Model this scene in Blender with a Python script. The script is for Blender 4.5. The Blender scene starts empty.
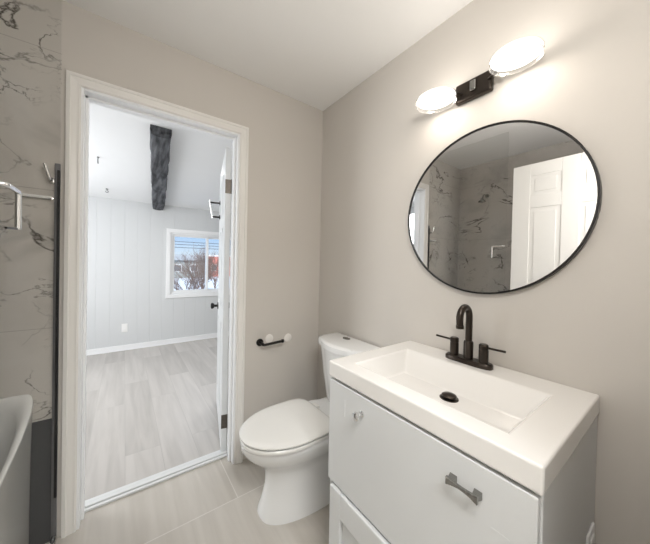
import bpy, bmesh, math, random
from mathutils import Vector, Matrix
random.seed(7)
PI = math.pi
S = bpy.context.scene
C = S.collection

# ------------------------------------------------------------ camera
cam_d = bpy.data.cameras.new('camera'); cam = bpy.data.objects.new('camera', cam_d); C.objects.link(cam)
S.camera = cam
FPX, CX, CY, YAW, PITCH, ROLL = 268.549, 312.451, 264.639, .611, -.0107, .0212
fw = Vector((math.sin(YAW)*math.cos(PITCH), math.cos(YAW)*math.cos(PITCH), math.sin(PITCH)))
r0 = Vector((math.cos(YAW), -math.sin(YAW), 0)); u0 = r0.cross(fw)
rr = r0*math.cos(ROLL) + u0*math.sin(ROLL); uu = -r0*math.sin(ROLL) + u0*math.cos(ROLL)
M = Matrix((rr, uu, -fw)).transposed().to_4x4(); M.translation = Vector((-1.217, -1.6408, 1.28))
cam.matrix_world = M
cam_d.sensor_fit = 'HORIZONTAL'; cam_d.sensor_width = 36; cam_d.lens = FPX/650*36
cam_d.shift_x = (325-CX)/650; cam_d.shift_y = (CY-272)/650
cam_d.clip_start = .02; cam_d.clip_end = 300

# ------------------------------------------------------------ world, sun, area lights, exposure
w = bpy.data.worlds.new('sky'); S.world = w; w.use_nodes = True
nt = w.node_tree; nt.nodes.clear()
wo = nt.nodes.new('ShaderNodeOutputWorld'); bg = nt.nodes.new('ShaderNodeBackground')
tc = nt.nodes.new('ShaderNodeTexCoord'); sp = nt.nodes.new('ShaderNodeSeparateXYZ')
cr = nt.nodes.new('ShaderNodeValToRGB')
cr.color_ramp.elements[0].position = 0; cr.color_ramp.elements[0].color = (.50, .58, .64, 1)
cr.color_ramp.elements[1].position = .09; cr.color_ramp.elements[1].color = (.24, .39, .60, 1)
nt.links.new(tc.outputs['Generated'], sp.inputs[0]); nt.links.new(sp.outputs['Z'], cr.inputs[0])
nt.links.new(cr.outputs[0], bg.inputs[0]); bg.inputs[1].default_value = 1.0
nt.links.new(bg.outputs[0], wo.inputs[0])

def light(name, kind, loc, energy, color, size=None, rot=None, size_y=None, spread=None):
    l = bpy.data.lights.new(name, kind); l.energy = energy; l.color = color
    o = bpy.data.objects.new(name, l); C.objects.link(o); o.location = loc
    if kind == 'AREA':
        l.size = size
        if size_y: l.shape = 'RECTANGLE'; l.size_y = size_y
        if spread: l.spread = spread
    elif kind == 'SUN': l.angle = size
    else: l.shadow_soft_size = size
    if rot: o.rotation_euler = rot
    return o
R_ = math.radians
light('sun', 'SUN', (0, 0, 8), 3.0, (1, .96, .9), R_(2), (R_(52), 0, R_(-20)))
# daylight through the bedroom's side windows
light('bedroom_window_daylight', 'AREA', (-2.70, 1.5, 1.35), 26, (.97, .985, 1), 1.5, (0, R_(-90), 0), 1.0)
light('bedroom_fill_light', 'AREA', (-.25, 1.1, 2.2), 9.5, (1, .99, .97), .5, (0, 0, 0))  # added area light that brightens the bedroom, no fixture behind it
# added fill: unseen area light in the hall, soft point light by the camera
light('hall_fill_light', 'AREA', (-1.05, -2.35, 2.36), 18, (.95, .98, 1), .6)
light('bathroom_fill_light', 'POINT', (-1.0, -1.60, 1.90), 11.5, (1, .975, .94), .10)
S.view_settings.view_transform = 'Standard'; S.view_settings.look = 'None'
S.view_settings.gamma = 1; S.view_settings.exposure = 0.78
S.view_settings.use_curve_mapping = False

# ------------------------------------------------------------ materials
def mat(name, col, rough=.5, metal=0, spec=.5, coat=0, emit=None, es=0, noise=0, nscale=8, bump=0, bscale=60, trans=0, ior=1.45, alpha=1):
    m = bpy.data.materials.new(name); m.use_nodes = True
    t = m.node_tree; b = t.nodes['Principled BSDF']
    b.inputs['Roughness'].default_value = rough; b.inputs['Metallic'].default_value = metal
    b.inputs['Specular IOR Level'].default_value = spec; b.inputs['Coat Weight'].default_value = coat
    b.inputs['Coat Roughness'].default_value = .05
    b.inputs['Transmission Weight'].default_value = trans; b.inputs['IOR'].default_value = ior
    b.inputs['Alpha'].default_value = alpha
    c = (*col, 1)
    tcn = t.nodes.new('ShaderNodeTexCoord')
    n = t.nodes.new('ShaderNodeTexNoise'); n.inputs['Scale'].default_value = nscale; n.inputs['Detail'].default_value = 5
    t.links.new(tcn.outputs['Object'], n.inputs['Vector'])
    mx = t.nodes.new('ShaderNodeMix'); mx.data_type = 'RGBA'
    mx.inputs[6].default_value = tuple(x*(1-noise) for x in col)+(1,); mx.inputs[7].default_value = tuple(min(1, x*(1+noise)) for x in col)+(1,)
    t.links.new(n.outputs['Fac'], mx.inputs[0]); t.links.new(mx.outputs[2], b.inputs['Base Color'])
    if bump:
        n2 = t.nodes.new('ShaderNodeTexNoise'); n2.inputs['Scale'].default_value = bscale; n2.inputs['Detail'].default_value = 4
        t.links.new(tcn.outputs['Object'], n2.inputs['Vector'])
        bp = t.nodes.new('ShaderNodeBump'); bp.inputs['Strength'].default_value = bump; bp.inputs['Distance'].default_value = .003
        t.links.new(n2.outputs['Fac'], bp.inputs['Height']); t.links.new(bp.outputs[0], b.inputs['Normal'])
    if emit:
        b.inputs['Emission Color'].default_value = (*emit, 1); b.inputs['Emission Strength'].default_value = es
    return m

def math_n(t, op, a, b=None, c=None):
    n = t.nodes.new('ShaderNodeMath'); n.operation = op
    for i, v in enumerate((a, b, c)):
        if v is None: continue
        if isinstance(v, (int, float)): n.inputs[i].default_value = v
        else: t.links.new(v, n.inputs[i])
    return n.outputs[0]

def marble():
    m = bpy.data.materials.new('veined_marble_tile'); m.use_nodes = True
    t = m.node_tree; b = t.nodes['Principled BSDF']; b.inputs['Roughness'].default_value = .12
    b.inputs['Specular IOR Level'].default_value = .35
    tcn = t.nodes.new('ShaderNodeTexCoord')
    mp = t.nodes.new('ShaderNodeMapping'); mp.inputs['Rotation'].default_value = (R_(25), R_(35), R_(15)); mp.inputs['Scale'].default_value = (1, 1, 1.5)
    t.links.new(tcn.outputs['Object'], mp.inputs['Vector'])
    def vein(scale, dist, width, seed, lo, hi):
        n = t.nodes.new('ShaderNodeTexNoise'); n.noise_dimensions = '4D'; n.inputs['W'].default_value = seed
        n.inputs['Scale'].default_value = scale; n.inputs['Detail'].default_value = 7; n.inputs['Distortion'].default_value = dist
        n.inputs['Roughness'].default_value = .55
        t.links.new(mp.outputs[0], n.inputs['Vector'])
        d = math_n(t, 'ABSOLUTE', math_n(t, 'SUBTRACT', n.outputs['Fac'], .5))
        mr = t.nodes.new('ShaderNodeMapRange'); mr.inputs[1].default_value = 0; mr.inputs[2].default_value = width
        mr.inputs[3].default_value = 1; mr.inputs[4].default_value = 0
        t.links.new(d, mr.inputs[0])
        k = t.nodes.new('ShaderNodeTexNoise'); k.noise_dimensions = '4D'; k.inputs['W'].default_value = seed+5; k.inputs['Scale'].default_value = 3.2
        k.inputs['Detail'].default_value = 3
        t.links.new(tcn.outputs['Object'], k.inputs['Vector'])
        mk = t.nodes.new('ShaderNodeMapRange'); mk.inputs[1].default_value = lo; mk.inputs[2].default_value = hi
        t.links.new(k.outputs['Fac'], mk.inputs[0])
        return math_n(t, 'MULTIPLY', mr.outputs[0], mk.outputs[0])
    v = math_n(t, 'MAXIMUM', vein(1.7, .8, .011, 1.3, .47, .60), vein(2.6, 1.2, .008, 8.1, .50, .64))
    soft = math_n(t, 'MULTIPLY', vein(1.1, .6, .06, 1.3, .45, .65), .25)
    v = math_n(t, 'MAXIMUM', v, soft)
    # thin grout joints of large format tiles
    sx = t.nodes.new('ShaderNodeSeparateXYZ'); t.links.new(tcn.outputs['Object'], sx.inputs[0])
    fz = math_n(t, 'FRACT', math_n(t, 'DIVIDE', math_n(t, 'ADD', sx.outputs['Z'], 10.02), .61))
    g = math_n(t, 'MULTIPLY', math_n(t, 'LESS_THAN', fz, .004), .35)
    v = math_n(t, 'MAXIMUM', v, g)
    mx = t.nodes.new('ShaderNodeMix'); mx.data_type = 'RGBA'
    mx.inputs[6].default_value = (.60, .57, .53, 1); mx.inputs[7].default_value = (.07, .06, .05, 1)
    t.links.new(v, mx.inputs[0]); t.links.new(mx.outputs[2], b.inputs['Base Color'])
    return m

def planks(name, c1, c2, width, length, rough, rot=0, grout=(.45, .43, .40), joint=.006, off=.37, grain=(14, 1.2, 1), shift=(0, 0, 0)):
    m = bpy.data.materials.new(name); m.use_nodes = True
    t = m.node_tree; b = t.nodes['Principled BSDF']; b.inputs['Roughness'].default_value = rough
    tcn = t.nodes.new('ShaderNodeTexCoord')
    mp = t.nodes.new('ShaderNodeMapping'); mp.inputs['Rotation'].default_value = (0, 0, rot); mp.inputs['Location'].default_value = shift
    t.links.new(tcn.outputs['Object'], mp.inputs['Vector'])
    br = t.nodes.new('ShaderNodeTexBrick'); br.offset = off; br.squash = 1
    br.inputs['Scale'].default_value = 1; br.inputs['Brick Width'].default_value = length; br.inputs['Row Height'].default_value = width
    br.inputs['Mortar Size'].default_value = joint/2; br.inputs['Mortar Smooth'].default_value = .3; br.inputs['Bias'].default_value = 0
    br.inputs['Color1'].default_value = (0, 0, 0, 1); br.inputs['Color2'].default_value = (1, 1, 1, 1); br.inputs['Mortar'].default_value = (.5, .5, .5, 1)
    t.links.new(mp.outputs[0], br.inputs['Vector'])
    gm = t.nodes.new('ShaderNodeMapping'); gm.inputs['Scale'].default_value = grain
    t.links.new(tcn.outputs['Object'], gm.inputs['Vector'])
    n = t.nodes.new('ShaderNodeTexNoise'); n.noise_dimensions = '4D'; n.inputs['Scale'].default_value = 1; n.inputs['Detail'].default_value = 6; n.inputs['Distortion'].default_value = .6
    t.links.new(gm.outputs[0], n.inputs['Vector'])
    bw = t.nodes.new('ShaderNodeRGBToBW'); t.links.new(br.outputs['Color'], bw.inputs[0])
    t.links.new(math_n(t, 'MULTIPLY', bw.outputs[0], 9.0), n.inputs['W'])
    f = math_n(t, 'ADD', math_n(t, 'MULTIPLY', n.outputs['Fac'], 1.1), math_n(t, 'MULTIPLY', bw.outputs[0], .42))
    f = math_n(t, 'SUBTRACT', f, .3)
    mx = t.nodes.new('ShaderNodeMix'); mx.data_type = 'RGBA'; mx.inputs[6].default_value = (*c1, 1); mx.inputs[7].default_value = (*c2, 1)
    t.links.new(f, mx.inputs[0])
    m2 = t.nodes.new('ShaderNodeMix'); m2.data_type = 'RGBA'; m2.inputs[7].default_value = (*grout, 1)
    t.links.new(math_n(t, 'MULTIPLY', br.outputs['Fac'], .6), m2.inputs[0]); t.links.new(mx.outputs[2], m2.inputs[6]); t.links.new(m2.outputs[2], b.inputs['Base Color'])
    bp = t.nodes.new('ShaderNodeBump'); bp.inputs['Strength'].default_value = .3; bp.inputs['Distance'].default_value = .002; bp.invert = True
    t.links.new(br.outputs['Fac'], bp.inputs['Height']); t.links.new(bp.outputs[0], b.inputs['Normal'])
    return m

m_wall = mat('greige_paint', (.60, .565, .52), .75, noise=.02, nscale=2, bump=.08, bscale=220)
m_ceil = mat('ceiling_paint', (.87, .86, .84), .85, noise=.01)
m_trim = mat('trim_gloss_paint', (.80, .78, .745), .35, noise=.02)
m_trimw = mat('white_trim_paint', (.86, .87, .88), .35, noise=.01)
m_marble = marble()
m_floor = planks('greige_tile', (.38, .345, .30), (.64, .605, .555), .62, 1.22, .30, shift=(.25, .25, 0), grout=(.70, .67, .63))
m_bfloor = planks('pale_wood_planks', (.34, .32, .30), (.60, .57, .54), .20, 1.2, .38, rot=R_(90), grout=(.36, .345, .33), joint=.003, grain=(16, 1.3, 1))
m_bwall = mat('pale_grey_panelling', (.64, .655, .665), .6, noise=.01)
m_bceil = mat('bedroom_ceiling_paint', (.86, .87, .88), .8, noise=.01)
m_china = mat('white_vitreous_china', (.80, .80, .79), .09, spec=.55, coat=.4)
m_seat = mat('toilet_seat_plastic', (.78, .77, .74), .22)
m_cab = mat('cabinet_paint', (.70, .71, .71), .38, noise=.01)
m_top = mat('cultured_marble_top', (.84, .82, .79), .13, coat=.3)
m_bronze = mat('oil_rubbed_bronze', (.055, .045, .038), .28, metal=.85, noise=.1)
m_black = mat('matt_black_metal', (.015, .014, .013), .35, metal=.4)
m_chrome = mat('chrome', (.78, .78, .78), .10, metal=1)
m_satin = mat('satin_light_metal', (.85, .85, .84), .4, metal=.1)
m_nickel = mat('brushed_nickel', (.30, .295, .28), .25, metal=1)
m_thresh = mat('threshold_paint', (.68, .69, .69), .5)
m_dark = mat('dark_gap', (.03, .03, .03), .8)
m_mirror = mat('mirror_silver', (.93, .93, .93), .0, metal=1)
m_tub = mat('tub_acrylic', (.76, .76, .74), .10, coat=.5)
m_apron = mat('tub_satin_shell', (.56, .545, .52), .22, metal=.35)
m_door = mat('door_paint', (.84, .83, .80), .4)
m_doorg = mat('pale_grey_door_paint', (.74, .76, .77), .4)
m_hinge = mat('antique_hinge_metal', (.13, .115, .10), .4, metal=.7, noise=.3, nscale=60)
m_opal = mat('opal_glass_lit', (.95, .95, .93), .3, emit=(1, .98, .95), es=.8)
m_clear = mat('clear_acrylic_rim', (.97, .96, .94), .10, trans=.9, ior=1.1)
m_outlet = mat('outlet_plastic', (.84, .84, .83), .35)
m_white = mat('white_patch_paint', (.80, .77, .73), .6)
m_rubber = mat('black_rubber', (.012, .012, .013), .5)
m_darkpanel = mat('dark_gloss_panel', (.06, .062, .066), .2)
m_grey = mat('grey_aluminium', (.22, .22, .23), .3, metal=.7)

def glass(name, tint, refl=.08):
    m = bpy.data.materials.new(name); m.use_nodes = True; t = m.node_tree; t.nodes.clear()
    o = t.nodes.new('ShaderNodeOutputMaterial'); tr = t.nodes.new('ShaderNodeBsdfTransparent'); gl = t.nodes.new('ShaderNodeBsdfGlossy')
    tr.inputs[0].default_value = (*tint, 1); gl.inputs['Roughness'].default_value = .0
    mx = t.nodes.new('ShaderNodeMixShader'); mx.inputs[0].default_value = refl; t.links.new(tr.outputs[0], mx.inputs[1]); t.links.new(gl.outputs[0], mx.inputs[2])
    t.links.new(mx.outputs[0], o.inputs[0]); return m
m_glass = glass('window_glass', (.97, .98, .99), .06)
m_sglass = glass('shower_glass', (.97, .97, .965), .02)

def wood_beam():
    m = mat('charcoal_rough_wood', (.05, .052, .058), .8, bump=1, bscale=30)
    t = m.node_tree; b = t.nodes['Principled BSDF']
    tcn = t.nodes.new('ShaderNodeTexCoord'); mp = t.nodes.new('ShaderNodeMapping'); mp.inputs['Scale'].default_value = (28, 2.0, 20)
    n = t.nodes.new('ShaderNodeTexNoise'); n.inputs['Scale'].default_value = 1; n.inputs['Detail'].default_value = 8
    t.links.new(tcn.outputs['Object'], mp.inputs[0]); t.links.new(mp.outputs[0], n.inputs['Vector'])
    c = t.nodes.new('ShaderNodeValToRGB'); c.color_ramp.elements[0].position = .35; c.color_ramp.elements[0].color = (.025, .026, .03, 1)
    c.color_ramp.elements[1].position = .68; c.color_ramp.elements[1].color = (.16, .165, .18, 1)
    t.links.new(n.outputs['Fac'], c.inputs[0]); t.links.new(c.outputs[0], b.inputs['Base Color']); return m
m_beam = wood_beam()

# ------------------------------------------------------------ helpers
def tag(o, label=None, cat=None, group=None, kind=None):
    if label: o['label'] = label
    if cat: o['category'] = cat
    if group: o['group'] = group
    if kind: o['kind'] = kind
    return o
def wloc(o):
    v = Vector((0, 0, 0))
    while o: v += o.location; o = o.parent
    return v
def obj(name, bm, m, parent=None, origin=None, smooth=False, bevel=0, subsurf=0, seg=2):
    off = wloc(parent) if parent else Vector((0, 0, 0))
    loc = Vector(origin)-off if origin is not None else Vector((0, 0, 0))
    bmesh.ops.translate(bm, verts=bm.verts, vec=-(off+loc))
    bmesh.ops.recalc_face_normals(bm, faces=bm.faces)
    me = bpy.data.meshes.new(name); bm.to_mesh(me); bm.free(); me.materials.append(m)
    o = bpy.data.objects.new(name, me); C.objects.link(o); o.parent = parent; o.location = loc
    if smooth:
        for p in me.polygons: p.use_smooth = True
    if bevel:
        b = o.modifiers.new('bevel', 'BEVEL'); b.width = bevel; b.segments = seg; b.limit_method = 'ANGLE'; b.angle_limit = R_(35)
        b.harden_normals = False
    if subsurf:
        s = o.modifiers.new('subsurf', 'SUBSURF'); s.levels = s.render_levels = subsurf
    if smooth == 'auto':
        bm2 = bmesh.new(); bm2.from_mesh(me)
        for e in bm2.edges:
            if len(e.link_faces) == 2 and e.calc_face_angle(0) > R_(40): e.smooth = False
        bm2.to_mesh(me); bm2.free()
    return o
def thing(name, label, cat, loc, group=None, kind=None):
    o = bpy.data.objects.new(name, None); C.objects.link(o); o.location = loc; o.empty_display_size = .05
    return tag(o, label, cat, group, kind)
def struct(name, bm, m, parent=None, **k):
    o = obj(name, bm, m, parent, **k)
    if not parent: o['kind'] = 'structure'
    return o
def B(*boxes):
    bm = bmesh.new()
    for b in boxes: add_box(bm, *b)
    return bm
def add_box(bm, x0, x1, y0, y1, z0, z1):
    mt = Matrix.Translation(((x0+x1)/2, (y0+y1)/2, (z0+z1)/2)) @ Matrix.Diagonal((abs(x1-x0), abs(y1-y0), abs(z1-z0), 1))
    return bmesh.ops.create_cube(bm, size=1, matrix=mt)['verts']
def loft(bm, rings, cap=True, close=False):
    vs = [[bm.verts.new(p) for p in r] for r in rings]; n = len(vs[0])
    for a, b in zip(vs, vs[1:]):
        for i in range(n):
            bm.faces.new((a[i], a[(i+1) % n], b[(i+1) % n], b[i]))
    if cap:
        bm.faces.new(vs[0][::-1]); bm.faces.new(vs[-1])
    return vs
def ring(c, r, axis='z', n=24):
    out = []
    for i in range(n):
        a = 2*PI*i/n; p, q = r*math.cos(a), r*math.sin(a)
        out.append({'z': (c[0]+p, c[1]+q, c[2]), 'x': (c[0], c[1]+p, c[2]+q), 'y': (c[0]+p, c[1], c[2]+q)}[axis])
    return out
def lathe(bm, c, prof, axis='z', n=28):
    """prof: list of (radius, offset along the axis)"""
    i = 'xyz'.index(axis); rs = []
    for r, h in prof:
        cc = list(c); cc[i] += h; rs.append(ring(cc, max(r, .0004), axis, n))
    loft(bm, rs)
def tube(bm, pts, r, n=12, caps=True):
    pts = [Vector(p) for p in pts]; rings = []
    t = (pts[1]-pts[0]).normalized(); up = Vector((0, 0, 1)) if abs(t.z) < .9 else Vector((1, 0, 0))
    a = t.cross(up).normalized(); 
    for i, p in enumerate(pts):
        if i == 0: t = pts[1]-pts[0]
        elif i == len(pts)-1: t = pts[-1]-pts[-2]
        else: t = (pts[i+1]-pts[i]).normalized()+(pts[i]-pts[i-1]).normalized()
        t.normalize(); a = (a-t*a.dot(t)).normalized(); b = t.cross(a)
        rad = r[i] if isinstance(r, (list, tuple)) else r
        rings.append([p+a*rad*math.cos(2*PI*k/n)+b*rad*math.sin(2*PI*k/n) for k in range(n)])
    loft(bm, rings, caps)
def bent(pts, rad, n=6):
    """polyline with rounded corners"""
    pts = [Vector(p) for p in pts]; out = [pts[0]]
    for a, b, c in zip(pts, pts[1:], pts[2:]):
        p = b+(a-b).normalized()*rad; q = b+(c-b).normalized()*rad
        for i in range(n+1):
            t = i/n; out.append(p*(1-t)**2+b*2*t*(1-t)+q*t*t)
    out.append(pts[-1]); return out
def se(cx, cy, a, b, z, n=40, e=2.0, ef=None, eb=None):
    """superellipse in plan"""
    out = []
    for i in range(n):
        t = 2*PI*i/n; c, s = math.cos(t), math.sin(t)
        ee = e if ef is None else (ef if c < 0 else eb)
        out.append((cx+a*math.copysign(abs(c)**(2/ee), c), cy+b*math.copysign(abs(s)**(2/ee), s), z))
    return out

# ------------------------------------------------------------ the setting: bathroom
HC = 2.42; XL = -2.105; YF = -1.66
OX0, OX1, OZ = -1.390, -.636, 2.063        # doorway
struct('floor', B((XL, 0, -3.2, .095, -.05, 0)), m_floor)
struct('ceiling', B((XL-.1, .1, -3.2, .11, HC, HC+.06)), m_ceil)
struct('wall_right', B((0, .12, -1.70, .11, 0, HC)), m_wall)
struct('wall_back', B((-1.455, OX0, 0, .11, 0, HC), (OX1, 0, 0, .11, 0, HC), (OX0, OX1, 0, .11, OZ, HC)), m_wall)
struct('wall_shower_end', B((XL, -1.455, .0, .11, 0, HC)), m_marble)
struct('trim_4', B((-1.565, -1.456, -.004, -.0005, 0, .555)), m_darkpanel)  # thin dark glossy panel low on the shower end wall
struct('wall_left', B((XL-.1, XL, -1.70, .11, 0, HC)), m_marble)
# front wall with the opening the photographer stands in
struct('wall_front', B((XL, -1.50, YF-.12, -1.545, 0, HC), (-.66, 0, YF-.12, YF, 0, HC), (-1.50, -.66, YF-.12, YF, 2.06, HC)), m_wall)
# hall behind
struct('wall_hall_left', B((XL-.1, XL, -3.2, YF-.12, 0, HC)), m_wall)
struct('wall_hall_right', B((0, .1, -3.2, YF-.12, 0, HC)), m_wall)
struct('wall_hall_front', B((XL, 0, -3.3, -3.2, 0, HC)), m_wall)

# door casing, profiled: flat board with a stepped outer band
def casing():
    bm = bmesh.new(); W = .051
    x0, x1, z1 = OX0-W+.002, OX1+W-.002, OZ+W-.002
    prof = [(0, .0), (0, .016), (.014, .019), (.018, .015), (.038, .012), (.045, .013), (.051, .009), (.051, 0)]   # (inset from the outer edge, projection)
    path = []
    for d, h in prof:
        path.append([(x0+d, -h, 0), (x0+d, -h, z1-d), (x1-d, -h, z1-d), (x1-d, -h, 0)])
    vs = [[bm.verts.new(p) for p in r] for r in path]
    for a, b in zip(vs, vs[1:]):
        for i in range(3): bm.faces.new((a[i], a[i+1], b[i+1], b[i]))
    for k in (0, 3): bm.faces.new([v[k] for v in vs])
    return bm
struct('trim_1', casing(), m_trim)
J = .013
struct('trim_2', B((OX0, OX0+J, -.004, .115, 0, OZ), (OX1-J, OX1, -.004, .115, 0, OZ), (OX0+J, OX1-J, -.004, .115, OZ-J, OZ),
                   (OX0+J, OX0+J+.012, .045, .075, 0, OZ-J), (OX1-J-.012, OX1-J, .030, .060, 0, OZ-J), (OX0+J, OX1-J, .045, .075, OZ-J-.012, OZ-J)), m_trimw, bevel=.002)
struct('trim_3', B((OX0+J, OX1-J, .085, .10, 0, .012), (OX0+J, OX1-J, .104, .128, 0, .018), (OX0+J, OX1-J, .132, .150, 0, .014), (OX0+J, OX1-J, .10, .165, 0, .008)), m_thresh, bevel=.003)

# ------------------------------------------------------------ the setting: bedroom
BY = 2.87
def zc(y): return 2.40-.12*(y-.11)
struct('floor_bedroom', B((-2.9, 1.7, .095, BY+.1, -.05, 0)), m_bfloor)
bm = bmesh.new()
vs = [bm.verts.new(p) for p in ((-2.9, .11, zc(.11)), (1.7, .11, zc(.11)), (1.7, BY+.1, zc(BY+.1)), (-2.9, BY+.1, zc(BY+.1)), (-2.9, .11, zc(.11)+.06), (1.7, .11, zc(.11)+.06), (1.7, BY+.1, zc(BY+.1)+.06), (-2.9, BY+.1, zc(BY+.1)+.06))]
for f in ((0, 1, 2, 3), (7, 6, 5, 4), (0, 4, 5, 1), (1, 5, 6, 2), (2, 6, 7, 3), (3, 7, 4, 0)): bm.faces.new([vs[i] for i in f])
struct('ceiling_bedroom', bm, m_bceil)
struct('wall_bedroom_left', B((-3.0, -2.9, .11, BY, 0, 2.46)), m_bwall)
struct('wall_bedroom_right', B((1.7, 1.8, .11, BY, 0, 2.46)), m_bwall)
struct('wall_bedroom_front', B((-2.9, XL, .06, .11, 0, 2.46), (.12, 1.7, .06, .11, 0, 2.46)), m_bwall)
# panelled far wall with a window opening
WX0, WX1, WZ0, WZ1 = -.655, .36, .745, 1.675
def panel_wall():
    bm = bmesh.new()
    def strip(xa, xb, za, zb):
        prof = []; x = xa; k0 = math.ceil(xa/.152)
        prof.append((xa, BY))
        k = k0
        while k*.152 < xb-.01:
            g = k*.152
            if g > xa+.01: prof += [(g-.003, BY), (g-.001, BY+.002), (g+.001, BY+.002), (g+.003, BY)]
            k += 1
        prof.append((xb, BY)); prof += [(xb, BY+.1), (xa, BY+.1)]
        lo = [bm.verts.new((p[0], p[1], za)) for p in prof]; hi = [bm.verts.new((p[0], p[1], zb)) for p in prof]
        n = len(prof)
        for i in range(n): bm.faces.new((lo[i], lo[(i+1) % n], hi[(i+1) % n], hi[i]))
        bm.faces.new(lo[::-1]); bm.faces.new(hi)
    strip(-2.9, WX0, 0, 2.12); strip(WX1, 1.7, 0, 2.12); strip(WX0, WX1, 0, WZ0); strip(WX0, WX1, WZ1, 2.12)
    return bm
struct('wall_bedroom_back', panel_wall(), m_bwall)
struct('baseboard_bedroom_back', B((-2.9, 1.7, BY-.014, BY, 0, .075), (-2.9, 1.7, BY-.020, BY, 0, .02)), m_trimw, bevel=.003)
# window
struct('window_1', B((WX0-.055, WX1+.055, BY-.016, BY, WZ1, WZ1+.055), (WX0-.055, WX1+.055, BY-.016, BY, WZ0-.055, WZ0), (WX0-.055, WX0, BY-.016, BY, WZ0, WZ1), (WX1, WX1+.055, BY-.016, BY, WZ0, WZ1)), m_trimw, bevel=.003)
win = bpy.data.objects['window_1']
def frame_boxes(x0, x1, y0, y1, z0, z1, t): return ((x0, x1, y0, y1, z0, z0+t), (x0, x1, y0, y1, z1-t, z1), (x0, x0+t, y0, y1, z0+t, z1-t), (x1-t, x1, y0, y1, z0+t, z1-t))
obj('window_frame', B(*frame_boxes(WX0, WX1, BY+.002, BY+.09, WZ0, WZ1, .028)), m_trimw, win, bevel=.003)
xm = -.122
s1 = obj('sash', B(*frame_boxes(WX0+.028, xm+.018, BY+.02, BY+.045, WZ0+.028, WZ1-.028, .030)), m_trimw, win, bevel=.003)
s2 = obj('sash', B(*frame_boxes(xm-.018, WX1-.028, BY+.05, BY+.075, WZ0+.028, WZ1-.028, .030)), m_trimw, win, bevel=.003)
obj('pane', B((WX0+.055, xm-.01, BY+.030, BY+.034, WZ0+.055, WZ1-.055)), m_glass, s1)
obj('pane', B((xm+.01, WX1-.055, BY+.060, BY+.064, WZ0+.055, WZ1-.055)), m_glass, s2)

# beam on the sloping ceiling
def beam():
    bm = bmesh.new(); rings = []; n = 26
    for i in range(n+1):
        y = .80+(BY-.80)*i/n; z = zc(y); w = .076+.004*random.uniform(-1, 1); d = .085+.006*random.uniform(-1, 1); cx = -.992+.172*i/n+.003*random.uniform(-1, 1)
        cut = .01 if i in (10, 14, 16) else 0
        pts = [(-w, 0), (-w-.002, -d*.45), (-w+.008, -d*.9), (-w*.4, -d+cut), (w*.3, -d-.002+cut), (w-.010, -d*.93), (w+.001, -d*.5), (w, 0)]
        rings.append([(cx+p, y, z+q) for p, q in pts])
    loft(bm, rings); return bm
o = obj('ceiling_beam', beam(), m_beam, origin=(-.98, .80, 2.2))
tag(o, 'rough charcoal wooden beam running along the white bedroom ceiling', 'beam')
t = thing('ceiling_hook', 'small dark eye hook hanging from the bedroom ceiling nearest the far wall', 'hook', (-1.40, 2.49, zc(2.49)))
bm = bmesh.new(); lathe(bm, (-1.40, 2.49, zc(2.49)), [(.014, 0), (.014, -.005), (.004, -.006), (.004, -.02)]); obj('mounting_plate', bm, m_black, t)
bm = bmesh.new(); tube(bm, [(-1.40+.013*math.sin(a), 2.49, zc(2.49)-.032+.013*math.cos(a)) for a in [k*PI/6 for k in range(11)]], .003, 8); obj('hook_loop', bm, m_black, t, smooth=True)
t = thing('hanging_wire', 'thin dark wire dropping from the bedroom ceiling left of the beam', 'wire', (-1.43, 1.60, zc(1.6)))
bm = bmesh.new(); lathe(bm, (-1.43, 1.60, zc(1.6)), [(.010, 0), (.010, -.006), (.004, -.008)]); obj('ceiling_cap', bm, m_grey, t)
bm = bmesh.new(); tube(bm, [(-1.43, 1.60, zc(1.6)), (-1.432, 1.60, zc(1.6)-.03), (-1.43, 1.60, zc(1.6)-.062)], .0045, 8); obj('wire_end', bm, m_grey, t)
# outlet on the panelled wall
t = thing('wall_outlet', 'white duplex outlet low on the panelled bedroom wall', 'outlet', (-1.205, BY, .31))
obj('cover_plate', B((-1.24, -1.17, BY-.006, BY, .255, .37)), m_outlet, t, bevel=.003)
for z in (.29, .335): obj('socket', B((-1.222, -1.188, BY-.009, BY-.005, z-.015, z+.015)), m_outlet, t, bevel=.003)

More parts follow.
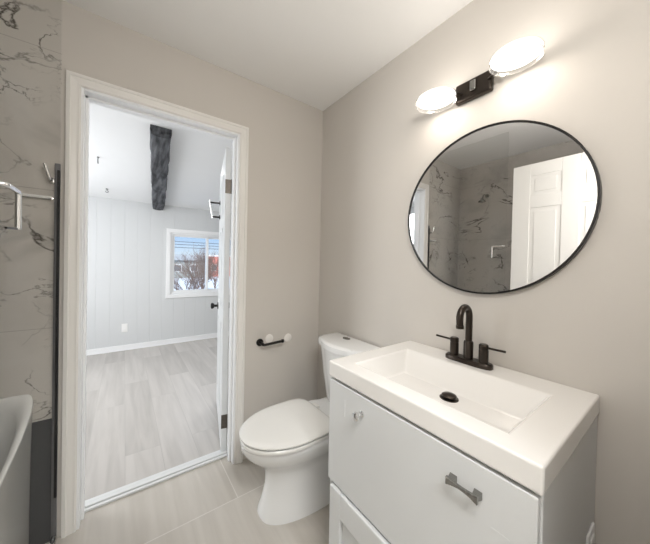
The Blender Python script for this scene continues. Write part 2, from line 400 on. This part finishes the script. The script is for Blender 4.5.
# ------------------------------------------------------------ bedroom door, opened into the bedroom
def xf(bm, loc, rz): bmesh.ops.rotate(bm, verts=bm.verts, cent=(0, 0, 0), matrix=Matrix.Rotation(rz, 3, 'Z')); bmesh.ops.translate(bm, verts=bm.verts, vec=loc); return bm
HX, HY, AZ = -.650, .118, R_(77.0)       # leaf direction measured from +X
def dl(*boxes): return xf(B(*boxes), (HX, HY, 0), AZ)
def six_panel(L, T, y0, H=2.03, z0=.012, pw=None, rows=((.20, .80), (.93, 1.50), (1.60, 1.88))):
    """solid leaf with six sunk, raised-field panels on both faces; leaf runs along local +x"""
    bm = bmesh.new(); st, mu = .115, .10; fixed = pw; pw = pw or (L-2*st-mu)/2
    sh = L-2*st-mu-2*pw          # a wider hinge stile takes up the rest
    add_box(bm, 0, L, y0+.006, y0+T-.006, z0, z0+H)
    zs = [z0] + [v+z0 for r in rows for v in r] + [z0+H]
    for s in (0, 1):
        ya, yb = (y0, y0+.007) if s == 0 else (y0+T-.007, y0+T)
        add_box(bm, 0, st+sh, ya, yb, z0, z0+H); add_box(bm, L-st, L, ya, yb, z0, z0+H)
        add_box(bm, sh+st+pw, sh+st+pw+mu, ya, yb, z0, z0+H)
        for k in range(0, len(zs), 2):
            add_box(bm, sh+st, sh+st+pw, ya, yb, zs[k], zs[k+1]); add_box(bm, sh+st+pw+mu, L-st, ya, yb, zs[k], zs[k+1])
        for x in (sh+st, sh+st+pw+mu):
            for a, b in rows:
                m_ = .028
                add_box(bm, x+m_, x+pw-m_, ya+.002*(1-s), yb-.002*s, a+z0+m_, b+z0-m_)
    return bm
LL = .70
bm = six_panel(LL, .035, 0, 2.005); xf(bm, (HX, HY, 0), AZ)
door1 = struct('door_1', bm, m_doorg, origin=(HX, HY, 0), bevel=.002)
# knob on the face towards the left
def kn(bm, x, z, side):
    y = .035 if side > 0 else 0
    lathe(bm, (x, y, z), [(r_, h*side) for r_, h in ((.030, 0), (.030, .006), (.011, .009), (.011, .03), (.021, .036), (.027, .048), (.024, .058), (.012, .062))], 'y', 20)
for side in (1, -1):
    bm = bmesh.new(); kn(bm, LL-.065, .88, side); xf(bm, (HX, HY, 0), AZ); k = obj('door_knob', bm, m_black, door1, smooth='auto'); k['label'] = 'round black door knob'
for z in (1.76, .215):
    bm = B((-.002, .0005, -.002, .036, z-.045, z+.045)); 
    bmesh.ops.create_cone(bm, cap_ends=True, segments=12, radius1=.006, radius2=.006, depth=.094, matrix=Matrix.Translation((-.004, -.006, z)))
    xf(bm, (HX, HY, 0), AZ); h = obj('hinge', bm, m_hinge, door1)
# pull bar with black standoffs on the same face
t = thing('towel_rack', 'small chrome and black bar mounted high on the open bedroom door face', 'towel bar', (HX+math.cos(AZ)*.60-math.sin(AZ)*.035, HY+math.sin(AZ)*.60+math.cos(AZ)*.035, 1.64))
bm = bmesh.new(); lathe(bm, (.60, .035, 1.765), [(.018, 0), (.018, .006), (.008, .007), (.008, .085)], 'y', 14); xf(bm, (HX, HY, 0), AZ); obj('bracket', bm, m_black, t, smooth='auto')
bm = bmesh.new(); lathe(bm, (.60, .035, 1.645), [(.018, 0), (.018, .006), (.008, .007), (.008, .06)], 'y', 14); xf(bm, (HX, HY, 0), AZ); obj('bracket', bm, m_black, t, smooth='auto')
bm = bmesh.new(); tube(bm, [(.60, .118, 1.785), (.60, .115, 1.765), (.60, .095, 1.635)], .008, 10); xf(bm, (HX, HY, 0), AZ); obj('bar', bm, m_chrome, t, smooth='auto')

# bathroom door: white six panel leaf swung open in front of the tub (seen in the mirror)
bm = six_panel(.78, .035, 0, 2.08, pw=.19, rows=((.22, .86), (.98, 1.73), (1.83, 1.985))); xf(bm, (-1.462, -1.535, 0), R_(90))
door2 = struct('door_2', bm, m_door, origin=(-1.462, -1.535, 0), bevel=.003)
bm = bmesh.new(); lathe(bm, (-1.497, -.83, .95), [(.030, 0), (.030, -.006), (.011, -.009), (.011, -.03), (.021, -.036), (.027, -.048), (.012, -.060)], 'x', 20)
obj('door_knob', bm, m_black, door2, smooth='auto')['label'] = 'round black door knob'
for z in (.25, 1.05, 1.83): obj('hinge', B((-1.495, -1.460, -1.5365, -1.5345, z-.045, z+.045)), m_hinge, door2)

# ------------------------------------------------------------ toilet
TY = -.415
T = thing('toilet', 'white two piece toilet with closed lid between the vanity and doorway wall', 'toilet', (-.36, TY, 0))
def egg(xf_, xb, w, z, n=48, nose=2.0, back=3.2):
    cx = xb-(xb-xf_)*.42; out = []
    for i in range(n):
        t = 2*PI*i/n; c, s = math.cos(t), math.sin(t)
        if c < 0: x = cx+(cx-xf_)*c; y = w*math.copysign(abs(s)**(2/nose), s)
        else:
            x = cx+(xb-cx)*abs(c)**(2/back); y = w*math.copysign(abs(s)**(2/back), s)
        out.append((x, TY+y, z))
    return out
bm = bmesh.new()
rings = [egg(-.650, -.10, .138, 0.0, nose=2.7), egg(-.648, -.10, .136, .015, nose=2.7), egg(-.632, -.10, .122, .07, nose=2.4), egg(-.618, -.10, .113, .15), egg(-.618, -.10, .114, .215),
         egg(-.640, -.10, .128, .255), egg(-.690, -.10, .155, .293), egg(-.728, -.10, .175, .332), egg(-.745, -.10, .183, .362), egg(-.748, -.10, .185, .385), egg(-.742, -.105, .181, .391)]
loft(bm, rings)
bowl = obj('bowl', bm, m_china, T, smooth='auto')
# back deck under the tank
bm = bmesh.new()
loft(bm, [se(-.19, TY, .17, .125, .30, e=4), se(-.19, TY, .175, .150, .36, e=4), se(-.19, TY, .175, .155, .386, e=4), se(-.19, TY, .170, .150, .394, e=4)])
obj('tank_deck', bm, m_china, T, smooth='auto')
for s in (-1, 1):
    bm = bmesh.new(); lathe(bm, (-.33, TY+s*.105, .0), [(.020, .0), (.020, .012), (.013, .022), (.003, .026)]); obj('bolt_cap', bm, m_china, T, smooth=True)
def seatring(z, dx=0, g=0): return egg(-.752+g, -.285-g*.5, .188-g, z, back=5)
bm = bmesh.new(); loft(bm, [seatring(0.3935, g=.006), seatring(0.3965, g=.001), seatring(0.4075, g=.001), seatring(0.4115, g=.005)]); obj('seat_ring', bm, m_seat, T, smooth='auto')
bm = bmesh.new(); loft(bm, [seatring(0.4110, g=.010), seatring(0.4185, g=.010)]); obj('seat_gap', bm, m_dark, T)['label'] = 'dark gap under the lid'
bm = bmesh.new(); loft(bm, [seatring(0.4180, g=.004), seatring(0.4210, g=-.001), seatring(0.4275, g=-.001), seatring(0.4320, g=.006), seatring(0.4355, g=.03), seatring(0.4375, g=.07), seatring(0.4385, g=.12)]); obj('lid', bm, m_seat, T, smooth='auto')
for s in (-1, 1):
    obj('hinge', B((-.285, -.245, TY+s*.075-.022, TY+s*.075+.022, .390, .420)), m_seat, T, bevel=.006, seg=3)
# tank with a bowed front
def tank(z, dp, w, bow, x1=-.018, r=.075):
    """outline in plan: straight back at x1, bowed front"""
    pts = []
    def arc(cx, cy, a0, a1):
        for i in range(7):
            a = a0+(a1-a0)*i/6; pts.append((cx+r*math.cos(a), cy+r*math.sin(a), z))
    x0 = x1-dp
    pts.append((x1, TY-w, z)); 
    arc(x0+r, TY-w+r, -PI/2, -PI)
    for i in range(1, 12):
        u = -1+2*i/12; pts.append((x0-bow*(1-u*u), TY+(w-r)*u, z))
    arc(x0+r, TY+w-r, PI, PI/2)
    pts.append((x1, TY+w, z)); return [(p[0], p[1]-.012, p[2]) for p in pts]
bm = bmesh.new(); loft(bm, [tank(.392, .125, .158, .012), tank(.42, .135, .168, .016), tank(.60, .158, .182, .022), tank(.755, .172, .192, .026)]); tk = obj('tank', bm, m_china, T, smooth='auto')
bm = bmesh.new(); loft(bm, [tank(.755, .176, .197, .027), tank(.760, .184, .204, .030), tank(.788, .184, .204, .030), tank(.797, .178, .199, .028), tank(.800, .165, .187, .026)]); lid = obj('tank_lid', bm, m_china, T, smooth='auto')
bm = bmesh.new(); loft(bm, [se(-.065, TY+.028, .020, .028, .799), se(-.065, TY+.028, .020, .028, .803), se(-.065, TY+.028, .017, .025, .805)]); obj('flush_button', bm, m_nickel, lid, smooth='auto')['label'] = 'oval dark chrome button'

# ------------------------------------------------------------ vanity cabinet
VY0, VY1, VX, VZ = -.805, -1.475, -.534, .8866
V = thing('vanity_cabinet', 'white bathroom vanity cabinet with flat front under the integrated sink', 'cabinet', (-.27, -1.14, 0))
obj('carcass', B((-.520, -.004, VY1+.017, VY0-.017,   .09, .792), (-.46, -.004, VY1+.02, VY0-.02, 0, .09)), m_cab, V, bevel=.002)
obj('side_panel', B((-.522, -.002, VY1, VY1+.016, 0, .822)), m_cab, V, bevel=.002)
obj('side_panel', B((-.522, -.002, VY0-.016, VY0, 0, .822)), m_cab, V, bevel=.002)
# wide upper front
df = obj('drawer_front', B((-.538, -.521, VY1+.004, VY0-.006, .420, .817)), m_cab, V, bevel=.0025)
obj('panel_bead', B((-.5395, -.5375, -.903, -.897, .705, .765)), m_cab, df); obj('panel_bead', B((-.5385, -.5375, -1.425, -1.390, .691, .695)), m_cab, df)
# shaker door pair below, bevelled top rail
def shaker(y0, y1, z0, z1):
    bm = bmesh.new(); t_ = .060
    add_box(bm, -.530, -.521, y0, y1, z0, z1)
    for b in ((-.548, -.529, y0, y0-t_, z0, z1), (-.548, -.529, y1+t_, y1, z0, z1), (-.548, -.529, y0-t_, y1+t_, z1-.095, z1), (-.548, -.529, y0-t_, y1+t_, z0, z0+t_)): add_box(bm, *b)
    return bm
ymid = (VY0+VY1)/2
obj('door', shaker(VY0-.03, VY1+.004, .10, .412), m_cab, V, bevel=.006, seg=2)
# knob and pull
bm = bmesh.new(); lathe(bm, (-.538, -.990, .758), [(.010, 0), (.010, -.004), (.005, -.006), (.005, -.018), (.012, -.022), (.0150, -.028), (.0140, -.034), (.008, -.038)], 'x', 24); obj('knob', bm, m_chrome, df, smooth='auto')['label'] = 'round chrome knob'
bm = bmesh.new()
for y in (-1.305, -1.362):
    loft(bm, [[(-.538, y-.009, .740), (-.538, y+.009, .740), (-.538, y+.009, .758), (-.538, y-.009, .758)], [(-.556, y-.006, .743), (-.556, y+.006, .743), (-.556, y+.006, .755), (-.556, y-.006, .755)]])
rg = []
for i in range(13):
    y = -1.297-.073*i/12; u = abs(i/6-1); h = .0035+.0065*u**2; xx = -.559+.003*(1-u*u)
    rg.append([(xx-.004, y, .749-h), (xx+.004, y, .749-h), (xx+.004, y, .749+h), (xx-.004, y, .749+h)])
loft(bm, rg); obj('pull', bm, m_nickel, df, bevel=.001)['label'] = 'flared chrome pull handle'
t = thing('wall_outlet', 'small white plate low on the vanity side near the right wall', 'outlet', (-.075, VY1, .49))
obj('cover_plate', B((-.115, -.035, VY1-.006, VY1, .39, .505)), m_outlet, t, bevel=.003)
obj('socket', B((-.095, -.055, VY1-.009, VY1-.005, .41, .485)), m_outlet, t, bevel=.003)

# ------------------------------------------------------------ sink top with integrated trough basin
def sinktop():
    bm = bmesh.new(); zt, zb = VZ, .8265
    ox0, ox1, oy0, oy1 = VX-.006, -.0015, VY1-.004, VY0+.002
    bx0, bx1, by0, by1 = -.470, -.142, -1.395, -.885
    fx0, fx1, fy0, fy1 = -.440, -.205, -1.345, -.915; fz = .803
    def q(a, b, c, d, z): return [(a, c, z), (b, c, z), (b, d, z), (a, d, z)]
    rs = [q(fx0-.006, fx1+.006, fy0-.006, fy1+.006, .796), q(bx0+.002, bx1+.004, by0-.004, by1+.004, zb), q(ox0, ox1, oy0, oy1, zb), q(ox0, ox1, oy0, oy1, zt), q(bx0, bx1, by0, by1, zt), q(fx0, fx1, fy0, fy1, fz)]
    vs = [[bm.verts.new(p) for p in r] for r in rs]
    for a, b in zip(vs, vs[1:]):
        for i in range(4): bm.faces.new((a[i], a[(i+1) % 4], b[(i+1) % 4], b[i]))
    bm.faces.new(vs[-1]); bm.faces.new(vs[0][::-1])
    return bm
# the cabinet carcass is open under the basin
o = obj('sink_top', sinktop(), m_top, origin=(-.27, -1.14, .8265), bevel=.006, seg=3)
for p in o.data.polygons: p.use_smooth = False
tag(o, 'glossy white vanity top with a sunken rectangular trough basin', 'sink')
ca = [x for x in bpy.data.objects if x.name == 'carcass'][0]
d = thing('drain_stopper', 'dark bronze domed drain stopper in the white basin floor', 'drain', (-.262, -1.145, .8035))
bm = bmesh.new(); lathe(bm, (-.262, -1.145, .8032), [(.031, 0), (.031, .002), (.026, .0035), (.022, .002)]); obj('flange', bm, m_bronze, d, smooth='auto')
bm = bmesh.new(); lathe(bm, (-.262, -1.145, .806), [(.012, 0), (.024, .004), (.0245, .009), (.018, .013), (.004, .015)]); obj('stopper_cap', bm, m_bronze, d, smooth='auto')

# ------------------------------------------------------------ faucet
FX, FY = -.078, -1.122
F = thing('faucet', 'dark bronze two handle faucet with high arched spout behind basin', 'faucet', (FX, FY, VZ))
bm = bmesh.new(); loft(bm, [se(FX, FY, .028, .088, VZ, e=3.5), se(FX, FY, .028, .088, VZ+.014, e=3.5), se(FX, FY, .024, .084, VZ+.019, e=3.5)]); obj('base_plate', bm, m_bronze, F, smooth='auto')
bm = bmesh.new(); lathe(bm, (FX, FY, VZ+.016), [(.0175, 0), (.0175, .068), (.0155, .072), (.012, .073)]); obj('spout_collar', bm, m_bronze, F, smooth='auto')
pts = [(FX, FY, VZ+.07), (FX, FY, VZ+.185)]
ra = .038
for i in range(1, 15):
    a = PI*i/14*1.04; pts.append((FX-ra+ra*math.cos(a), FY, VZ+.185+ra*math.sin(a)*1.1))
pts.append((pts[-1][0]+.002, FY, pts[-1][2]-.02))
bm = bmesh.new(); tube(bm, pts, .0125, 18); obj('spout', bm, m_bronze, F, smooth='auto')
bm = bmesh.new(); e = pts[-1]; tube(bm, [e, (e[0]+.001, e[1], e[2]-.012)], .0140, 18); obj('aerator', bm, m_bronze, F, smooth='auto')
for s in (1, -1):
    y = FY+s*.056
    bm = bmesh.new(); lathe(bm, (FX, y, VZ+.016), [(.0165, 0), (.0165, .050), (.0155, .051), (.0155, .054), (.0165, .055), (.0165, .070), (.013, .074)]); h = obj('valve_handle', bm, m_bronze, F, smooth='auto')
    bm = bmesh.new(); tube(bm, [(FX, y, VZ+.078), (FX-.004, y+s*.040, VZ+.080), (FX-.008, y+s*.075, VZ+.082)], [.0045, .0042, .0045], 10); obj('lever', bm, m_bronze, h, smooth='auto')

# ------------------------------------------------------------ round mirror
MY, MZ, MR = -1.1267, 1.5045, .342
Mi = thing('round_mirror', 'large round mirror in a thin black metal frame above the faucet', 'mirror', (0, MY, MZ))
bm = bmesh.new(); lathe(bm, (0, MY, MZ), [(MR-.004, -.002), (MR-.004, -.020)], 'x', 96); obj('mirror_glass', bm, m_mirror, Mi)
bm = bmesh.new()
n = 96; prof = [(MR-.007, 0), (MR, 0), (MR, -.024), (MR-.007, -.024)]
vs = [[bm.verts.new((h, MY+r_*math.cos(2*PI*i/n), MZ+r_*math.sin(2*PI*i/n))) for i in range(n)] for r_, h in prof]
for a, b in zip(vs, vs[1:]+vs[:1]):
    for i in range(n): bm.faces.new((a[i], a[(i+1) % n], b[(i+1) % n], b[i]))
obj('mirror_frame', bm, m_black, Mi, smooth='auto')

# ------------------------------------------------------------ vanity light
VLY = -1.113
L = thing('vanity_light', 'two lamp wall light with glowing opal glass discs above round mirror', 'wall lamp', (0, VLY, 2.02))
obj('back_plate', B((-.028, 0, -1.158, -1.014, 1.985, 2.068)), m_bronze, L, bevel=.008, seg=3)
obj('emblem_bracket', B((-.044, -.026, -1.105, -1.080, 2.008, 2.050)), m_nickel, L, bevel=.005)
for y, z, r_, col in ((-.968, 2.001, .078, 1), (-1.262, 2.012, .075, 1)):
    s_ = math.copysign(1, y-VLY)
    bm = bmesh.new(); tube(bm, [(-.020, VLY+s_*(.07 if s_ > 0 else .030), z+.018), (-.060, VLY+s_*.085, z+.018), (-.10, y-s_*.02, z+.016)], .006, 10); arm = obj('arm', bm, m_bronze, L, smooth='auto')
    bm = bmesh.new(); lathe(bm, (-.10, y, z), [(r_*.93, 0), (r_*.99, .003), (r_, .008), (r_*.97, .012), (.03, .014)], 'z', 40); sh = obj('lamp_shade', bm, m_opal, L, smooth='auto')
    bm = bmesh.new()
    n = 48; pr = [(r_+.001, -.012), (r_+.003, -.012), (r_+.003, .012), (r_+.001, .012)]
    vs = [[bm.verts.new((-.10+a*math.cos(2*PI*i/n), y+a*math.sin(2*PI*i/n), z+h)) for i in range(n)] for a, h in pr]
    for a, b in zip(vs, vs[1:]+vs[:1]):
        for i in range(n): bm.faces.new((a[i], a[(i+1) % n], b[(i+1) % n], b[i]))
    obj('clear_rim', bm, m_clear, sh, smooth='auto')
    light('vanity_lamp_light', 'AREA', (-.10, y, z-.004), .30, (1, .90, .80), r_*1.7)
    light('vanity_lamp_uplight', 'AREA', (-.10, y, z+.026), .16, (1, .93, .85), r_*1.7, (PI, 0, 0))

# ------------------------------------------------------------ toilet paper holder, wall patches
t = thing('paper_holder', 'empty black toilet paper holder on the wall beside door casing', 'paper holder', (-.492, 0, .75))
bm = bmesh.new(); lathe(bm, (-.480, 0, .742), [(.024, 0), (.024, -.008), (.020, -.012), (.009, -.013), (.009, -.055)], 'y', 24); obj('wall_flange', bm, m_black, t, smooth='auto')
bm = bmesh.new(); tube(bm, bent([(-.480, -.020, .742), (-.480, -.062, .738), (-.342, -.062, .745)], .012), .0085, 14); lathe(bm, (-.345, -.062, .745), [(.0085, -.004), (.0115, -.003), (.0115, .008), (.009, .010)], 'x', 16); obj('roll_bar', bm, m_black, t, smooth='auto')
for x, z, lab in ((-.412, .757, 'round white wall patch half hidden behind the black paper holder bar'), (-.268, .742, 'round white wall patch right of the black paper holder tip')):
    bm = bmesh.new(); lathe(bm, (x, 0, z), [(.029, 0), (.029, -.005), (.025, -.007), (.006, -.0075)], 'y', 24)
    o = obj('wall_patch', bm, m_white, origin=(x, 0, z), smooth='auto'); tag(o, lab, 'wall patch', 'round white patches by the paper holder')

# ------------------------------------------------------------ shower: tub, glass screen, fittings
def rimz(y):
    t_ = max(0, min(1, (y+.80)/.78)); return .56+.13*t_**2.2
def tubring(a, b, dz, e, z=None, cx=-1.803, cy=-.768, n=96):
    out = []
    for (x, y, _) in se(cx, cy, a, b, 0, n=n, e=e): out.append((x, y, rimz(y)+dz if z is None else z))
    return out
TB = thing('bathtub', 'white bathtub with raised rounded end and satin grey outer shell', 'bathtub', (-1.808, -.768, 0))
bm = bmesh.new()
loft(bm, [tubring(.268, .760, 0, 40, .0), tubring(.268, .760, 0, 40, .20), tubring(.270, .761, 0, 40, .42), tubring(.279, .762, -.045, 24)], cap=False); obj('shell', bm, m_apron, TB, smooth=True)
bm = bmesh.new()
loft(bm, [tubring(.279, .762, -.045, 24), tubring(.284, .763, -.030, 16), tubring(.289, .766, -.012, 14), tubring(.288, .765, -.002, 13), tubring(.283, .760, 0, 12), tubring(.274, .751, -.001, 10), tubring(.268, .745, -.008, 8), tubring(.262, .738, -.030, 7),
          tubring(.250, .715, -.16, 5), tubring(.235, .67, 0, 4, .28), tubring(.200, .60, 0, 3.4, .17), tubring(.10, .45, 0, 2.6, .15)], cap=False)
bm.faces.new([v for v in list(bm.verts)[-96:]])
obj('basin', bm, m_tub, TB, smooth='auto')

GX = -1.461
G = thing('shower_screen', 'clear glass shower screen beside the doorway with chrome bar handle', 'shower screen', (GX, -.36, .0))
obj('glass_panel', B((GX-.004, GX+.004, -.715, -.012, .03, 2.41)), m_sglass, G)
obj('wall_channel', B((GX-.012, GX+.006, -.014, -.001, .0, 1.69)), m_grey, G)
obj('seal', B((GX-.003, GX+.007, -.020, -.0145, .20, 1.66)), m_rubber, G)['label'] = 'black rubber seal strip'
obj('bottom_rail', B((GX-.010, GX+.008, -.715, -.014, .0, .028)), m_nickel, G, bevel=.003)
bm = bmesh.new()
tube(bm, bent([(GX, -.705, 1.447), (GX+.014, -.705, 1.447), (GX+.014, -.618, 1.447), (GX+.014, -.618, 1.348)], .010), .0065, 12)
h = obj('handle', bm, m_chrome, G, smooth='auto')
bm = bmesh.new(); tube(bm, [(GX+.014, -.618, 1.350), (GX+.014, -.705, 1.345)], .0028, 8); obj('handle_rod', bm, m_black, h, smooth='auto')

t = thing('towel_bar', 'slim chrome bar across marble shower end wall', 'bar', (-1.53, 0, 1.54))
bm = bmesh.new(); tube(bm, [(-1.580, -.020, 1.535), (-1.480, -.020, 1.535)], .0065, 10); obj('bar', bm, m_satin, t, smooth='auto')
for x in (-1.578, -1.487):
    bm = bmesh.new(); lathe(bm, (x, 0, 1.535), [(.009, 0), (.009, -.004), (.004, -.005), (.004, -.021)], 'y', 14); obj('post', bm, m_chrome, t, smooth='auto')
t = thing('robe_hook', 'chrome L shaped robe hook high on marble shower wall', 'hook', (-1.49, 0, 1.62))
obj('mounting_plate', B((-1.492, -1.470, -.006, 0, 1.600, 1.628)), m_chrome, t, bevel=.002)
bm = bmesh.new(); tube(bm, bent([(-1.483, -.004, 1.612), (-1.485, -.035, 1.612), (-1.500, -.045, 1.675)], .012), .0065, 10); obj('hook_arm', bm, m_chrome, t, smooth='auto')

# shower head arm and valve seen in mirror on long marble wall
t = thing('wall_shower', 'dark shower head on a short arm from the long marble wall', 'shower', (XL, -.42, 2.02))
bm = bmesh.new(); lathe(bm, (XL, -.30, 2.05), [(.022, 0), (.022, .006), (.009, .008)], 'x', 18); obj('flange', bm, m_nickel, t, smooth='auto')
bm = bmesh.new(); tube(bm, bent([(XL+.004, -.30, 2.05), (XL+.09, -.30, 2.05), (XL+.12, -.30, 2.0)], .03), .008, 10); obj('arm', bm, m_nickel, t, smooth='auto')
bm = bmesh.new(); lathe(bm, (XL+.125, -.30, 1.985), [(.010, .02), (.014, .005), (.035, -.012), (.036, -.020), (.03, -.022)], 'z', 20); obj('spray_face', bm, m_nickel, t, smooth='auto')

# ------------------------------------------------------------ outdoors, seen through the bedroom window
m_snow = mat('snow', (.80, .82, .86), .8, noise=.08, nscale=.4)
m_red = mat('coral_brick', (.62, .22, .18), .85, noise=.15, nscale=3)
m_grey_side = mat('grey_siding', (.30, .32, .31), .8, noise=.06)
m_roof = mat('roof_shingle', (.42, .43, .44), .9, noise=.15, nscale=5)
m_bark = mat('bare_branch_bark', (.17, .11, .085), .9, noise=.3)
m_winpane = mat('dark_window_glass', (.16, .17, .18), .2)
struct('ground', B((-60, 60, 3.1, 110, -1.6, -1.5)), m_snow)
GZ = -1.5
def house(x0, x1, y0, y1, h, rh, mw, label, cat='building', garage=False):
    t = thing('house' if rh else 'building', label, cat, ((x0+x1)/2, (y0+y1)/2, GZ))
    obj('wall', B((x0, x1, y0, y1, GZ, GZ+h)), mw, t)
    if rh:
        bm = bmesh.new(); e = .4; xm_ = (x0+x1)/2
        P = [(x0-e, y0-e, GZ+h), (x1+e, y0-e, GZ+h), (x1+e, y1+e, GZ+h), (x0-e, y1+e, GZ+h), (x0-e, (y0+y1)/2, GZ+h+rh), (x1+e, (y0+y1)/2, GZ+h+rh)]
        v = [bm.verts.new(p) for p in P]
        for f in ((0, 1, 5, 4), (2, 3, 4, 5), (0, 4, 3), (1, 2, 5), (0, 3, 2, 1)): bm.faces.new([v[i] for i in f])
        obj('roof', bm, m_roof, t)
    else: obj('parapet', B((x0-.1, x1+.1, y0-.1, y1+.1, GZ+h, GZ+h+.25)), m_trimw, t)
    k = 5; ww = (x1-x0)/(k*2+1)
    for i in range(k):
        xa = x0+ww*(1+2*i); f = obj('window', B((xa, xa+ww, y0-.06, y0+.02, GZ+.9, GZ+2.0)), m_trimw, t); obj('pane', B((xa+.1, xa+ww-.1, y0-.08, y0-.05, GZ+1.0, GZ+1.9)), m_winpane, f)
    return t
house(-3.2, 9.0, 41.5, 49, 2.6, .9, m_grey_side, 'pale grey house with a pitched roof seen through bedroom window')
house(9.6, 19, 44, 54, 3.3, 0, m_red, 'coral red flat topped building seen through the right window sash')
def tree(x, y, h, seed, lab):
    rnd = random.Random(seed); bm = bmesh.new()
    t = thing('bare_tree', lab, 'tree', (x, y, GZ), 'bare trees beyond the bedroom window')
    tube(bm, [(x, y, GZ), (x+.03, y, GZ+h*.2), (x, y, GZ+h*.34)], [.07, .055, .045], 8); obj('trunk', bm, m_bark, t)
    bm = bmesh.new()
    def grow(p, d, ln, r, k):
        q = p+d*ln; m_ = (p+q)/2+Vector((rnd.uniform(-.05, .05), rnd.uniform(-.05, .05), 0))*ln
        tube(bm, [p, m_, q], [r, r*.8, r*.6], 5)
        if k == 0: return
        for _ in range(3 if k > 1 else 4):
            dd = (d+Vector((rnd.uniform(-.75, .75), rnd.uniform(-.75, .75), rnd.uniform(-.1, .5)))).normalized()
            grow(p+(q-p)*rnd.uniform(.45, 1), dd, ln*rnd.uniform(.6, .85), r*.62, k-1)
    for i in range(11):
        a = i*.9+rnd.random(); k_ = rnd.uniform(.25, .8); grow(Vector((x, y, GZ+h*rnd.uniform(.08, .33))), Vector((math.cos(a)*k_, math.sin(a)*k_, 1)).normalized(), h*.30, .020, 4)
    obj('branches', bm, m_bark, t)
tree(2.86, 16.5, 3.9, 3, 'tallest bare brown tree seen in the middle of the bedroom window')
tree(1.45, 12.2, 2.7, 5, 'lower bare brown tree left of the tallest one outside window')
tree(4.75, 20.5, 3.7, 8, 'bare brown tree in front of the coral building outside')
for i, (z, lab) in enumerate(((2.90, 'topmost thin power line crossing sky outside bedroom window'), (2.64, 'middle power line of three crossing sky outside window'), (2.36, 'lowest power line crossing sky just above the roofs outside'))):
    bm = bmesh.new(); tube(bm, [(-12+40*k/12, 26, z-.12*math.sin(PI*k/12)+.1) for k in range(13)], .022, 6)
    o = obj('power_line', bm, m_black, origin=(3, 26, z)); tag(o, lab, 'power line', 'power lines beyond the bedroom window')
